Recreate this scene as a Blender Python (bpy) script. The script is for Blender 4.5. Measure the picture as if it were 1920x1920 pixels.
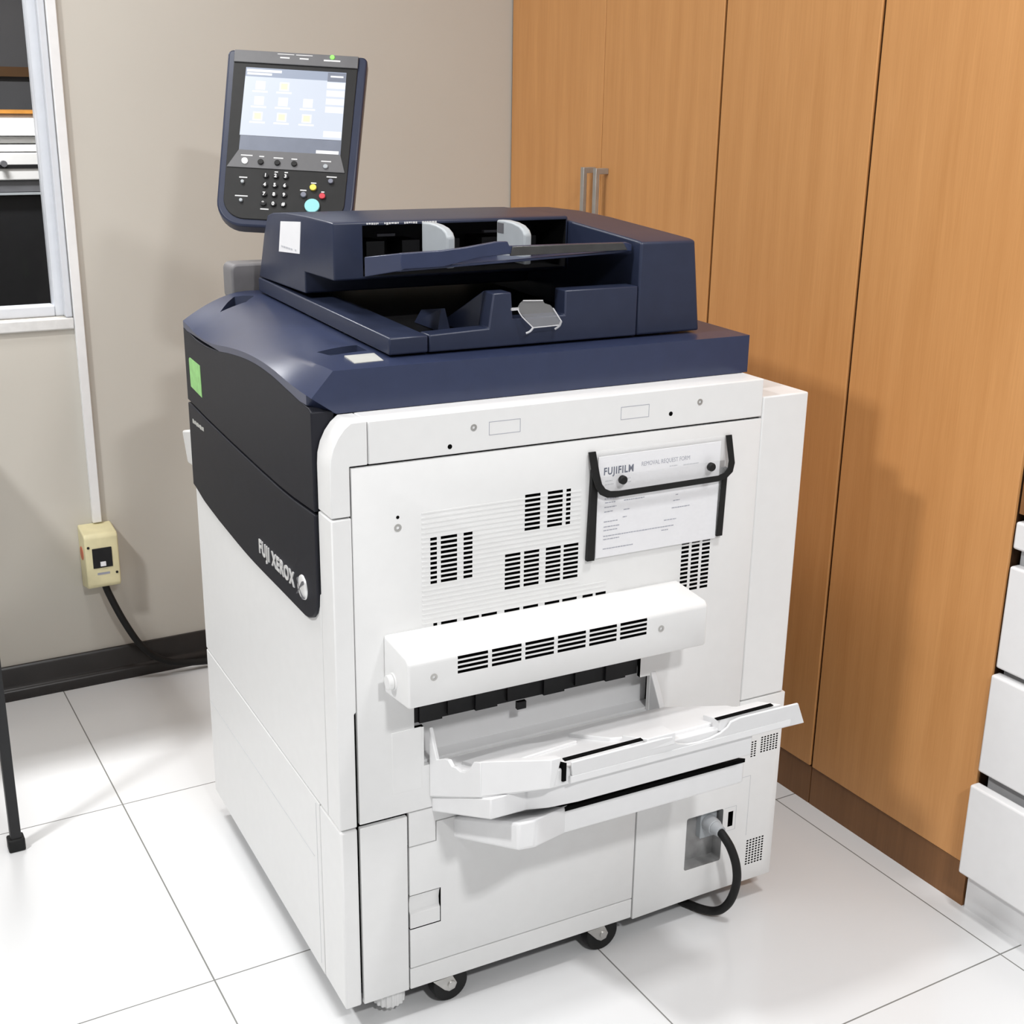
import bpy, bmesh, math, random
from mathutils import Matrix, Vector
random.seed(7)
for o in list(bpy.data.objects):
    bpy.data.objects.remove(o)
SC = bpy.context.scene
COL = SC.collection
PHI = -0.0309                    # the machine stands slightly turned in the room
YW = 1.4386                      # back wall
XC = 1.0824                      # cabinet fronts

# ------------------------------------------------------------------ camera
cd = bpy.data.cameras.new('camera')
cam = bpy.data.objects.new('camera', cd)
COL.objects.link(cam)
cam.location = (-0.5849, -1.4932, 1.3488)
cam.rotation_euler = (1.2594, -0.0141, -0.5179)
cd.sensor_width = 36
cd.lens = 2379.41 / 1920 * 36
cd.clip_start = 0.05
SC.camera = cam

# ------------------------------------------------------------------ world, lamps, exposure
w = bpy.data.worlds.new('world')
SC.world = w
w.use_nodes = True
w.node_tree.nodes['Background'].inputs[0].default_value = (0.75, 0.78, 0.82, 1)
w.node_tree.nodes['Background'].inputs[1].default_value = 0.1
SC.view_settings.view_transform = 'Standard'
SC.view_settings.look = 'None'
SC.view_settings.gamma = 1
SC.view_settings.use_curve_mapping = False
SC.view_settings.exposure = 0.36


def lamp(name, loc, sx, sy, power, col=(1, 1, 1), rz=0, aim=None):
    l = bpy.data.lights.new(name, 'AREA')
    l.shape = 'RECTANGLE'
    l.size, l.size_y, l.energy, l.color = sx, sy, power, col
    o = bpy.data.objects.new(name, l)
    COL.objects.link(o)
    o.location = loc
    if aim:
        o.rotation_euler = (Vector(aim) - Vector(loc)).to_track_quat('-Z', 'Y').to_euler()
    else:
        o.rotation_euler = (0, 0, rz)
    return o


lamp('ceiling_lamp', (-0.07, -2.40, 2.66), 0.22, 0.22, 43)
lamp('ceiling_lamp', (0.70, -0.79, 2.66), 0.22, 0.22, 16)
lamp('ceiling_lamp', (-1.55, 0.00, 2.66), 0.22, 0.22, 40)
lamp('ceiling_lamp', (-0.30, 0.75, 2.66), 0.3, 0.3, 9)  # fill lamp, added to brighten the scanner deck and back wall
lamp('next_room_lamp', (-0.3, 2.0, 2.3), 0.5, 0.2, 42)

# ------------------------------------------------------------------ materials


def mat(name, col, rough=0.5, metal=0.0, spec=0.5, var=0.04, scale=40, bump=0.0, trans=0.0, ior=1.45, emit=None, estr=0.0, coat=0.0):
    m = bpy.data.materials.new(name)
    m.use_nodes = True
    nt = m.node_tree
    b = nt.nodes['Principled BSDF']
    b.inputs['Roughness'].default_value = rough
    b.inputs['Metallic'].default_value = metal
    b.inputs['Specular IOR Level'].default_value = spec
    b.inputs['Transmission Weight'].default_value = trans
    b.inputs['IOR'].default_value = ior
    b.inputs['Coat Weight'].default_value = coat
    b.inputs['Coat Roughness'].default_value = 0.15
    tc = nt.nodes.new('ShaderNodeTexCoord')
    n = nt.nodes.new('ShaderNodeTexNoise')
    n.inputs['Scale'].default_value = scale
    n.inputs['Detail'].default_value = 3
    nt.links.new(tc.outputs['Object'], n.inputs['Vector'])
    r = nt.nodes.new('ShaderNodeValToRGB')
    c = col
    r.color_ramp.elements[0].color = tuple(max(0, x * (1 - var)) for x in c) + (1,)
    r.color_ramp.elements[1].color = tuple(min(1, x * (1 + var)) for x in c) + (1,)
    r.color_ramp.elements[0].position = 0.3
    r.color_ramp.elements[1].position = 0.7
    nt.links.new(n.outputs['Fac'], r.inputs['Fac'])
    nt.links.new(r.outputs['Color'], b.inputs['Base Color'])
    if bump:
        bp = nt.nodes.new('ShaderNodeBump')
        bp.inputs['Strength'].default_value = bump
        bp.inputs['Distance'].default_value = 0.001
        n2 = nt.nodes.new('ShaderNodeTexNoise')
        n2.inputs['Scale'].default_value = scale * 12
        nt.links.new(tc.outputs['Object'], n2.inputs['Vector'])
        nt.links.new(n2.outputs['Fac'], bp.inputs['Height'])
        nt.links.new(bp.outputs['Normal'], b.inputs['Normal'])
    if emit:
        b.inputs['Emission Color'].default_value = tuple(emit) + (1,)
        b.inputs['Emission Strength'].default_value = estr
    return m


WHITE = mat('white_plastic', (0.80, 0.80, 0.795), 0.42, var=0.01, bump=0.03)
TRAYW = mat('tray_white_plastic', (0.80, 0.80, 0.805), 0.35, var=0.01)
BLACK = mat('dark_gap', (0.004, 0.004, 0.004), 0.9, spec=0.05, var=0)
CHAR = mat('charcoal_plastic', (0.012, 0.012, 0.013), 0.5, spec=0.3, var=0.1)
NAVY = mat('navy_plastic', (0.023, 0.030, 0.060), 0.36, var=0.05, bump=0.05, spec=0.5)
NAVYG = mat('navy_grey_plastic', (0.016, 0.0165, 0.022), 0.5, var=0.05, bump=0.05, spec=0.22)
NAVY_LIT = mat('navy_plastic_lit', (0.029, 0.039, 0.086), 0.30, var=0.05, bump=0.03, spec=0.6)  # same navy plastic, its lamplit brightness put into the colour
GREY = mat('grey_plastic', (0.42, 0.45, 0.47), 0.4, var=0.03)
MIDGREY = mat('mid_grey_plastic', (0.13, 0.13, 0.14), 0.45, var=0.05)
ARMG = mat('arm_grey_plastic', (0.17, 0.165, 0.17), 0.5, var=0.05)
RUBBER = mat('black_rubber', (0.012, 0.012, 0.012), 0.6, spec=0.3, var=0.1)
STEEL = mat('zinc_steel', (0.55, 0.54, 0.52), 0.38, metal=0.9, var=0.08)
CHROME = mat('chrome', (0.84, 0.84, 0.84), 0.28, metal=0.35, var=0.02)
PAPER = mat('paper', (0.84, 0.84, 0.86), 0.7, var=0.01)
LABELW = mat('label_paper', (0.86, 0.86, 0.88), 0.5, var=0.01)
INK = mat('ink_dark_blue', (0.03, 0.045, 0.10), 0.7, var=0)
INKG = mat('ink_grey', (0.33, 0.34, 0.40), 0.7, var=0)
INKL = mat('ink_light_grey', (0.52, 0.53, 0.56), 0.7, var=0)
GREEN = mat('green_sticker', (0.28, 0.58, 0.20), 0.5, var=0.12, scale=90)
SILVER = mat('silver_label', (0.50, 0.50, 0.47), 0.4, var=0.05)
CONSOLE = mat('console_black', (0.019, 0.019, 0.019), 0.5, spec=0.3, var=0.08, bump=0.03)
CONSG = mat('console_grey', (0.13, 0.13, 0.135), 0.45, var=0.05)
CONSB = mat('console_blue_grey', (0.17, 0.19, 0.24), 0.4, var=0.05)
PRINTW = mat('printed_white', (0.75, 0.75, 0.75), 0.6, var=0)
SCRB = mat('screen_blue_white', (0.05, 0.05, 0.05), 0.3, emit=(0.80, 0.87, 1.0), estr=0.68)
SCRL = mat('screen_light', (0.05, 0.05, 0.05), 0.3, emit=(0.95, 0.97, 1.0), estr=0.80)
SCRH = mat('screen_header', (0.05, 0.05, 0.05), 0.3, emit=(0.36, 0.42, 0.55), estr=0.72)
SCRO = mat('screen_orange', (0.05, 0.05, 0.05), 0.3, emit=(1.0, 0.85, 0.60), estr=0.84)
LEDG = mat('led_green', (0.1, 0.6, 0.1), 0.3, emit=(0.30, 1.0, 0.10), estr=0.9)
LEDW = mat('button_lit', (0.8, 0.8, 0.8), 0.3, emit=(1, 1, 1), estr=0.7)
YEL = mat('button_yellow', (0.80, 0.68, 0.12), 0.4, var=0.02)
RED = mat('button_red', (0.62, 0.06, 0.08), 0.4, var=0.02)
CYAN = mat('button_cyan', (0.30, 0.68, 0.70), 0.4, var=0.02)
BTNG = mat('button_grey', (0.20, 0.21, 0.26), 0.4, var=0.02)
IVORY = mat('aged_ivory_plastic', (0.74, 0.68, 0.42), 0.45, var=0.06, scale=30)
ORANGE = mat('orange_button', (0.55, 0.13, 0.06), 0.5)
WHITEL = mat('white_lacquer', (0.84, 0.84, 0.845), 0.28, var=0.01)
TRUNK = mat('white_pvc', (0.82, 0.82, 0.82), 0.4, var=0.02)
FRAMEW = mat('window_aluminium', (0.66, 0.68, 0.72), 0.35, var=0.02)
BASEB = mat('dark_baseboard', (0.020, 0.017, 0.016), 0.32, var=0.2, scale=12)
METALB = mat('black_steel', (0.010, 0.010, 0.011), 0.45, var=0.1)
NICKEL = mat('brushed_nickel', (0.42, 0.41, 0.39), 0.4, metal=0.6, var=0.06)
PLOTW = mat('plotter_white', (0.85, 0.85, 0.84), 0.4, var=0.01)
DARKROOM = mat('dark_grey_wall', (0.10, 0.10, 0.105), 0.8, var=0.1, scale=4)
CABLEG = mat('grey_cable', (0.16, 0.16, 0.15), 0.5, var=0.05)
PLUGG = mat('plug_grey', (0.45, 0.47, 0.49), 0.4, var=0.05)
SOCKM = mat('socket_metal', (0.40, 0.40, 0.40), 0.5, metal=0.5, var=0.25, scale=25)
TRIMO = mat('orange_wood_trim', (0.62, 0.27, 0.05), 0.4, var=0.1)


def glassy(name, rough, fac, tint=(1, 1, 1), white=(0.8, 0.8, 0.82)):
    """thin clear plastic: mostly see-through, a little milky, with a gloss"""
    m = bpy.data.materials.new(name)
    m.use_nodes = True
    nt = m.node_tree
    b = nt.nodes['Principled BSDF']
    b.inputs['Base Color'].default_value = tuple(white) + (1,)
    b.inputs['Roughness'].default_value = rough
    t = nt.nodes.new('ShaderNodeBsdfTransparent')
    t.inputs[0].default_value = tuple(tint) + (1,)
    mx = nt.nodes.new('ShaderNodeMixShader')
    n = nt.nodes.new('ShaderNodeTexNoise')
    n.inputs['Scale'].default_value = 30
    mr = nt.nodes.new('ShaderNodeMapRange')
    mr.inputs['To Min'].default_value = fac * 0.6
    mr.inputs['To Max'].default_value = fac * 1.4
    nt.links.new(n.outputs['Fac'], mr.inputs['Value'])
    nt.links.new(mr.outputs['Result'], mx.inputs[0])
    nt.links.new(t.outputs[0], mx.inputs[1])
    nt.links.new(b.outputs[0], mx.inputs[2])
    nt.links.new(mx.outputs[0], nt.nodes['Material Output'].inputs[0])
    return m


CLEAR = glassy('clear_pouch_film', 0.25, 0.07, white=(0.95, 0.95, 0.96))
CLEARE = glassy('clear_plastic_edge', 0.15, 0.6, white=(0.8, 0.8, 0.82))
CLEARG = glassy('clear_plastic_clip', 0.12, 0.12, white=(0.75, 0.75, 0.76))
GLASS = glassy('window_glass', 0.02, 0.06, tint=(0.9, 0.9, 0.9), white=(0.02, 0.02, 0.02))


def nodemat(name):
    m = bpy.data.materials.new(name)
    m.use_nodes = True
    nt = m.node_tree
    return m, nt, nt.nodes['Principled BSDF']


def mth(nt, op, a, b=None, c=None):
    n = nt.nodes.new('ShaderNodeMath')
    n.operation = op
    for i, x in enumerate((a, b, c)):
        if x is None:
            continue
        if isinstance(x, (int, float)):
            n.inputs[i].default_value = x
        else:
            nt.links.new(x, n.inputs[i])
    return n.outputs[0]


def wall_material():
    m, nt, b = nodemat('beige_wall_paint')
    tc = nt.nodes.new('ShaderNodeTexCoord')
    n = nt.nodes.new('ShaderNodeTexNoise')
    n.inputs['Scale'].default_value = 3
    n.inputs['Detail'].default_value = 5
    nt.links.new(tc.outputs['Object'], n.inputs['Vector'])
    r = nt.nodes.new('ShaderNodeValToRGB')
    r.color_ramp.elements[0].color = (0.545, 0.518, 0.462, 1)
    r.color_ramp.elements[1].color = (0.590, 0.562, 0.504, 1)
    nt.links.new(n.outputs['Fac'], r.inputs['Fac'])
    nt.links.new(r.outputs['Color'], b.inputs['Base Color'])
    b.inputs['Roughness'].default_value = 0.75
    return m


def wood_material(name, c0, c1):
    m, nt, b = nodemat(name)
    tc = nt.nodes.new('ShaderNodeTexCoord')
    mp = nt.nodes.new('ShaderNodeMapping')
    mp.inputs['Scale'].default_value = (9, 9, 0.55)
    oi = nt.nodes.new('ShaderNodeObjectInfo')
    nt.links.new(tc.outputs['Object'], mp.inputs['Vector'])
    nt.links.new(oi.outputs['Random'], mp.inputs['Location'])
    n = nt.nodes.new('ShaderNodeTexNoise')
    n.inputs['Scale'].default_value = 4
    n.inputs['Detail'].default_value = 6
    n.inputs['Distortion'].default_value = 0.3
    nt.links.new(mp.outputs['Vector'], n.inputs['Vector'])
    mp2 = nt.nodes.new('ShaderNodeMapping')
    mp2.inputs['Scale'].default_value = (120, 120, 3)
    nt.links.new(tc.outputs['Object'], mp2.inputs['Vector'])
    n2 = nt.nodes.new('ShaderNodeTexNoise')
    n2.inputs['Scale'].default_value = 3
    nt.links.new(mp2.outputs['Vector'], n2.inputs['Vector'])
    s = mth(nt, 'MULTIPLY_ADD', n2.outputs['Fac'], 0.35, mth(nt, 'MULTIPLY', n.outputs['Fac'], 0.65))
    r = nt.nodes.new('ShaderNodeValToRGB')
    r.color_ramp.elements[0].position = 0.3
    r.color_ramp.elements[1].position = 0.7
    r.color_ramp.elements[0].color = c0 + (1,)
    r.color_ramp.elements[1].color = c1 + (1,)
    nt.links.new(s, r.inputs['Fac'])
    nt.links.new(r.outputs['Color'], b.inputs['Base Color'])
    b.inputs['Roughness'].default_value = 0.42
    b.inputs['Specular IOR Level'].default_value = 0.35
    return m


def floor_material():
    m, nt, b = nodemat('white_floor_tile')
    tc = nt.nodes.new('ShaderNodeTexCoord')
    sp = nt.nodes.new('ShaderNodeSeparateXYZ')
    nt.links.new(tc.outputs['Object'], sp.inputs[0])

    def line(v, off, pitch, hw):
        t = mth(nt, 'MULTIPLY', mth(nt, 'ADD', v, off), 1 / pitch)
        fr = mth(nt, 'FRACT', mth(nt, 'ADD', t, 0.5))
        d = mth(nt, 'ABSOLUTE', mth(nt, 'SUBTRACT', fr, 0.5))
        return mth(nt, 'LESS_THAN', d, hw / pitch)
    lx = line(sp.outputs['X'], 0.1365, 0.5865, 0.0013)
    far = line(sp.outputs['Y'], -0.222, 0.6105, 0.0013)
    near = line(sp.outputs['Y'], -0.222, 0.565, 0.0013)
    isf = mth(nt, 'GREATER_THAN', sp.outputs['Y'], 0.1)
    ly = mth(nt, 'ADD', mth(nt, 'MULTIPLY', far, isf), mth(nt, 'MULTIPLY', near, mth(nt, 'SUBTRACT', 1.0, isf)))
    ln = mth(nt, 'MAXIMUM', lx, ly)
    n = nt.nodes.new('ShaderNodeTexNoise')
    n.inputs['Scale'].default_value = 2.5
    n.inputs['Detail'].default_value = 6
    nt.links.new(tc.outputs['Object'], n.inputs['Vector'])
    r = nt.nodes.new('ShaderNodeValToRGB')
    r.color_ramp.elements[0].color = (0.73, 0.735, 0.74, 1)
    r.color_ramp.elements[1].color = (0.78, 0.785, 0.79, 1)
    nt.links.new(n.outputs['Fac'], r.inputs['Fac'])
    mx = nt.nodes.new('ShaderNodeMix')
    mx.data_type = 'RGBA'
    nt.links.new(ln, mx.inputs[0])
    nt.links.new(r.outputs['Color'], mx.inputs[6])
    mx.inputs[7].default_value = (0.22, 0.22, 0.21, 1)
    nt.links.new(mx.outputs[2], b.inputs['Base Color'])
    b.inputs['Roughness'].default_value = 0.16
    b.inputs['Specular IOR Level'].default_value = 0.35
    return m


WALLM = wall_material()
WOOD = wood_material('orange_wood_veneer', (0.56, 0.262, 0.088), (0.67, 0.335, 0.125))
CARC = mat('dark_carcass', (0.030, 0.014, 0.006), 0.8, spec=0.1, var=0.1)
WOODD = wood_material('brown_wood_plinth', (0.20, 0.09, 0.032), (0.26, 0.12, 0.045))
FLOORM = floor_material()

# ------------------------------------------------------------------ mesh helpers


class MB:
    def __init__(self, T=None):
        self.v, self.f, self.m, self.mats = [], [], [], []
        self.T = T

    def use(self, m):
        if m not in self.mats:
            self.mats.append(m)
        self.cur = self.mats.index(m)
        return self

    def add(self, vs, fs):
        n = len(self.v)
        self.v += [tuple(x) for x in vs]
        for f in fs:
            self.f.append(tuple(i + n for i in f))
            self.m.append(self.cur if self.mats else 0)
        return self

    def box(self, x0, x1, y0, y1, z0, z1):
        vs = [(x, y, z) for z in (z0, z1) for y in (y0, y1) for x in (x0, x1)]
        return self.add(vs, [(0, 2, 3, 1), (4, 5, 7, 6), (0, 1, 5, 4), (2, 6, 7, 3), (0, 4, 6, 2), (1, 3, 7, 5)])

    def prism(self, pts, axis, a, b):
        k = len(pts)

        def mk(p, t):
            return {'x': (t, p[0], p[1]), 'y': (p[0], t, p[1]), 'z': (p[0], p[1], t)}[axis]
        vs = [mk(p, a) for p in pts] + [mk(p, b) for p in pts]
        fs = [tuple(range(k)), tuple(range(2 * k - 1, k - 1, -1))]
        fs += [(i, i + k, (i + 1) % k + k, (i + 1) % k) for i in range(k)]
        return self.add(vs, fs)

    def loft(self, A, B):
        """solid between two loops of equal count"""
        k = len(A)
        fs = [tuple(range(k)), tuple(range(2 * k - 1, k - 1, -1))]
        fs += [(i, i + k, (i + 1) % k + k, (i + 1) % k) for i in range(k)]
        return self.add(list(A) + list(B), fs)

    def cyl(self, c, axis, r, h, n=24, r2=None):
        """from c along axis by h"""
        r2 = r if r2 is None else r2
        A, B = [], []
        for i in range(n):
            t = 2 * math.pi * i / n
            a, b = math.cos(t), math.sin(t)
            for L, rr, d in ((A, r, 0), (B, r2, h)):
                p = {'x': (d, a * rr, b * rr), 'y': (a * rr, d, b * rr), 'z': (a * rr, b * rr, d)}[axis]
                L.append((c[0] + p[0], c[1] + p[1], c[2] + p[2]))
        return self.loft(A, B)

    def tube(self, pts, r, n=12, sub=8):
        P = [Vector(p) for p in pts]
        Q = []
        for i in range(len(P) - 1):
            p0, p1, p2, p3 = P[max(i - 1, 0)], P[i], P[i + 1], P[min(i + 2, len(P) - 1)]
            for s in range(sub):
                t = s / sub
                Q.append(0.5 * ((2 * p1) + (-p0 + p2) * t + (2 * p0 - 5 * p1 + 4 * p2 - p3) * t * t + (-p0 + 3 * p1 - 3 * p2 + p3) * t ** 3))
        Q.append(P[-1])
        rings = []
        up = None
        for i, q in enumerate(Q):
            d = (Q[min(i + 1, len(Q) - 1)] - Q[max(i - 1, 0)]).normalized()
            if up is None:
                up = d.orthogonal().normalized()
            up = (up - d * up.dot(d)).normalized()
            s = d.cross(up)
            rings.append([q + r * (math.cos(2 * math.pi * k / n) * up + math.sin(2 * math.pi * k / n) * s) for k in range(n)])
        vs = [v for R in rings for v in R]
        fs = []
        for i in range(len(rings) - 1):
            for k in range(n):
                a, b = i * n + k, i * n + (k + 1) % n
                fs.append((a, b, b + n, a + n))
        fs.append(tuple(range(n - 1, -1, -1)))
        fs.append(tuple(range((len(rings) - 1) * n, len(rings) * n)))
        return self.add(vs, fs)

    def text(self, body, size, M, depth=0.0004, bold=0.0, space=1.0):
        cu = bpy.data.curves.new('t', 'FONT')
        cu.body = body
        cu.size = size
        cu.extrude = depth
        cu.offset = bold
        cu.space_character = space
        cu.resolution_u = 3
        o = bpy.data.objects.new('t', cu)
        COL.objects.link(o)
        dg = bpy.context.evaluated_depsgraph_get()
        me = bpy.data.meshes.new_from_object(o.evaluated_get(dg))
        self.add([M @ v.co for v in me.vertices], [tuple(p.vertices) for p in me.polygons])
        wd = max((v.co.x for v in me.vertices), default=0)
        bpy.data.objects.remove(o)
        bpy.data.curves.remove(cu)
        bpy.data.meshes.remove(me)
        return wd

    def mesh(self, name, origin=(0, 0, 0), smooth=40):
        T = self.T
        vs = [Vector(v) for v in self.v]
        if T is not None:
            vs = [T @ v for v in vs]
        og = Vector(origin)
        me = bpy.data.meshes.new(name)
        me.from_pydata([v - og for v in vs], [], self.f)
        for m in self.mats:
            me.materials.append(m)
        me.polygons.foreach_set('material_index', self.m)
        bm = bmesh.new()
        bm.from_mesh(me)
        bmesh.ops.recalc_face_normals(bm, faces=bm.faces)
        bm.to_mesh(me)
        bm.free()
        me.polygons.foreach_set('use_smooth', [True] * len(me.polygons))
        me.set_sharp_from_angle(angle=math.radians(smooth))
        me.update()
        return me


def obj(name, mb, material=None, parent=None, bevel=0.0, seg=2, origin=(0, 0, 0), label=None, smooth=40):
    if material is not None and not mb.mats:
        mb.mats = [material]
    me = mb.mesh(name, origin, smooth)
    o = bpy.data.objects.new(name, me)
    COL.objects.link(o)
    if parent is not None:
        o.parent = parent
    if bevel:
        b = o.modifiers.new('bevel', 'BEVEL')
        b.width = bevel
        b.segments = seg
        b.limit_method = 'ANGLE'
        b.angle_limit = math.radians(35)
        b.use_clamp_overlap = True
    if label:
        o['label'] = label
    return o


def bake(o):
    bpy.context.view_layer.update()
    dg = bpy.context.evaluated_depsgraph_get()
    me = bpy.data.meshes.new_from_object(o.evaluated_get(dg))
    old = o.data
    o.modifiers.clear()
    o.data = me
    bpy.data.meshes.remove(old)
    me.name = o.name


def cut(o, cutter, material):
    """real holes: the cutter's faces keep their own material inside the hole"""
    cutter.mats = [material]
    c = obj('cutter', cutter)
    b = o.modifiers.new('cut', 'BOOLEAN')
    b.operation = 'DIFFERENCE'
    b.solver = 'EXACT'
    b.material_mode = 'TRANSFER'
    b.object = c
    c.parent = o.parent
    bake(o)
    bpy.data.objects.remove(c)
    o.data.polygons.foreach_set('use_smooth', [True] * len(o.data.polygons))
    o.data.set_sharp_from_angle(angle=math.radians(40))


def tag(o, label=None, cat=None, group=None, kind=None):
    if label:
        o['label'] = label
    if cat:
        o['category'] = cat
    if group:
        o['group'] = group
    if kind:
        o['kind'] = kind
    return o


def thing(name, label, cat, loc=(0, 0, 0), rz=0, group=None):
    o = bpy.data.objects.new(name, None)
    o.empty_display_size = 0.05
    COL.objects.link(o)
    o.location = loc
    o.rotation_euler = (0, 0, rz)
    return tag(o, label, cat, group)


def structure(name, mb, m, **k):
    return tag(obj(name, mb, m, **k), kind='structure')


def rrect(x0, x1, z0, z1, r, n=6, rs=None):
    """rounded rectangle loop; rs = radii for (bl, br, tr, tl)"""
    rs = rs or (r, r, r, r)
    out = []
    for (cx, cz, a0, q) in ((x0, z0, 180, rs[0]), (x1, z0, 270, rs[1]), (x1, z1, 0, rs[2]), (x0, z1, 90, rs[3])):
        sx = 1 if cx == x0 else -1
        sz = 1 if cz == z0 else -1
        for i in range(n + 1):
            t = math.radians(a0 + 90 * i / n)
            out.append((cx + sx * q + q * math.cos(t), cz + sz * q + q * math.sin(t)))
    return out


MW = Matrix.Rotation(PHI, 4, 'Z')          # machine frame to room


def mw(p):
    return MW @ Vector(p)


# ------------------------------------------------------------------ the room
structure('floor', MB().box(-3.4, 1.66, -4.2, YW + 0.02, -0.05, 0), FLOORM)
structure('ceiling', MB().box(-3.4, 1.66, -4.2, YW + 0.12, 2.7, 2.75), mat('ceiling_paint', (0.55, 0.55, 0.55), 0.8, var=0.01))
WX0, WX1, WZ0, WZ1 = -1.35, -0.036, 0.884, 2.15
wb = MB()
wb.box(WX1, 1.64, YW, YW + 0.12, 0, 2.7).box(-3.4, WX0, YW, YW + 0.12, 0, 2.7)
wb.box(WX0, WX1, YW, YW + 0.12, 0, WZ0).box(WX0, WX1, YW, YW + 0.12, WZ1, 2.7)
structure('wall_back', wb, WALLM)
structure('wall_left', MB().box(-3.45, -3.4, -4.2, YW, 0, 2.7), mat('left_wall_paint', (0.34, 0.34, 0.34), 0.8))
structure('wall_front', MB().box(-3.4, 1.66, -4.25, -4.2, 0, 2.7), mat('front_wall_paint', (0.34, 0.34, 0.34), 0.8))
structure('wall_right', MB().box(1.612, 1.66, -4.2, YW, 0, 2.7), mat('right_wall_paint', (0.34, 0.34, 0.34), 0.8))
bb = MB().prism([(YW, 0), (YW - 0.024, 0), (YW - 0.024, 0.021), (YW - 0.020, 0.028), (YW - 0.014, 0.031), (YW - 0.012, 0.036), (YW - 0.010, 0.074), (YW - 0.006, 0.080), (YW, 0.080)], 'x', -3.39, XC - 0.005)
structure('baseboard_back', bb, BASEB)

# window: aluminium frame, glass, sill
wf = MB()
fy0, fy1 = YW - 0.004, YW + 0.06
wf.box(WX1 - 0.029, WX1, fy0 + 0.02, fy1, WZ0, WZ1).box(WX0, WX0 + 0.029, fy0 + 0.02, fy1, WZ0, WZ1)
wf.box(WX0 + 0.029, WX1 - 0.029, fy0 + 0.02, fy1, WZ0, WZ0 + 0.024).box(WX0 + 0.029, WX1 - 0.029, fy0 + 0.02, fy1, WZ1 - 0.03, WZ1)
wf.box(WX1 - 0.012, WX1 + 0.003, fy0 - 0.004, fy0 + 0.02, WZ0, WZ1)
win = structure('window_1', wf, FRAMEW, bevel=0.003)
obj('window_glass', MB().box(WX0 + 0.025, WX1 - 0.025, YW + 0.038, YW + 0.043, WZ0 + 0.02, WZ1 - 0.025), GLASS, win)
structure('trim_1', MB().box(WX0 - 0.02, WX1 + 0.004, YW - 0.012, YW + 0.03, WZ0 - 0.026, WZ0 - 0.001), mat('sill_white', (0.7, 0.7, 0.69), 0.6, var=0.05, scale=60), bevel=0.003)

# the next room, seen through the glass
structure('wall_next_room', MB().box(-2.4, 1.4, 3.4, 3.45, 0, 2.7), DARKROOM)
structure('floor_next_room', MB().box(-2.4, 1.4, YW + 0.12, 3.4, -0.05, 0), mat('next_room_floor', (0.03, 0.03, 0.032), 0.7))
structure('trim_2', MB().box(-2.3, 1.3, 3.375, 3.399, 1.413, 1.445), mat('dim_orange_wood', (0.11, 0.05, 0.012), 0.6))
PY = 2.6
pl = thing('plotter', 'white wide-format printer on a dark stand seen through the window', 'plotter', (-0.4, PY, 0))


def rel(mb):
    return mb


pb = MB()
pb.box(-0.6, 0.75, 0, 0.34, 1.112, 1.19).box(-0.6, 0.75, 0.01, 0.32, 1.193, 1.213).box(-0.6, 0.75, 0.02, 0.3, 1.216, 1.236)
pb.prism([(0.0, 1.238), (0.06, 1.300), (0.3, 1.300), (0.3, 1.238)], 'x', -0.6, 0.75)
obj('body', pb, PLOTW, pl, bevel=0.003)
obj('media_slot', MB().box(-0.5, 0.64, -0.004, 0.01, 1.146, 1.157), CHAR, pl)
obj('lid_rail', MB().box(-0.6, 0.75, 0.04, 0.30, 1.3, 1.309), TRIMO, pl)
obj('carriage_knob', MB().cyl((0.43, -0.02, 1.160), 'y', 0.009, 0.02), MIDGREY, pl)
obj('apron', MB().box(-0.6, 0.75, 0.01, 0.30, 1.078, 1.110), MIDGREY, pl)
obj('rail', MB().box(-0.6, 0.75, -0.004, 0.02, 1.070, 1.076), GREY, pl)
obj('stand', MB().box(-0.6, 0.75, 0.02, 0.30, 0.0, 1.068), CHAR, pl, bevel=0.004)

# ------------------------------------------------------------------ cabinets along the right


def cabinet(y0, y1, label, doors):
    t = thing('wood_cabinet', label, 'cabinet', (XC, (y0 + y1) / 2, 0), 0, 'wood cabinets along the right wall')
    h = (y1 - y0) / 2
    obj('carcass', MB().box(0.006, 0.52, -h + 0.0005, h - 0.0005, 0.084, 2.498), CARC, t)
    obj('plinth', MB().box(0.004, 0.5, -h + 0.0005, h - 0.0005, 0.0, 0.082), WOODD, t)
    for k in range(doors):
        a = -h + 0.0030 + k * (2 * h / doors)
        b = -h - 0.0030 + (k + 1) * (2 * h / doors)
        g = 0.0022 if doors == 2 else 0
        a += -g if k else 0
        b += g if not k and doors == 2 else 0
        d = obj('door', MB().box(0, 0.02, a, b, 0.085, 2.5), WOOD, t, bevel=0.0012)
        if doors == 2:
            y = (0.026 if k else -0.026)
            hb = MB().box(-0.034, -0.024, y - 0.0065, y + 0.0065, 1.005, 1.212)
            hb.box(-0.026, 0.0, y - 0.0065, y + 0.0065, 1.199, 1.212).box(-0.026, 0.0, y - 0.0065, y + 0.0065, 1.005, 1.018)
            obj('handle', hb, NICKEL, d, bevel=0.001)
    return t


cabinet(0.600, YW - 0.002, 'two-door orange wood cabinet with bar handles in the corner by the beige wall', 2)
cabinet(0.181, 0.5985, 'plain orange wood cabinet behind the copier, between the handled one and the drawer side', 1)
cabinet(-0.2165, 0.1795, 'plain orange wood cabinet nearest the white drawers', 1)

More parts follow.
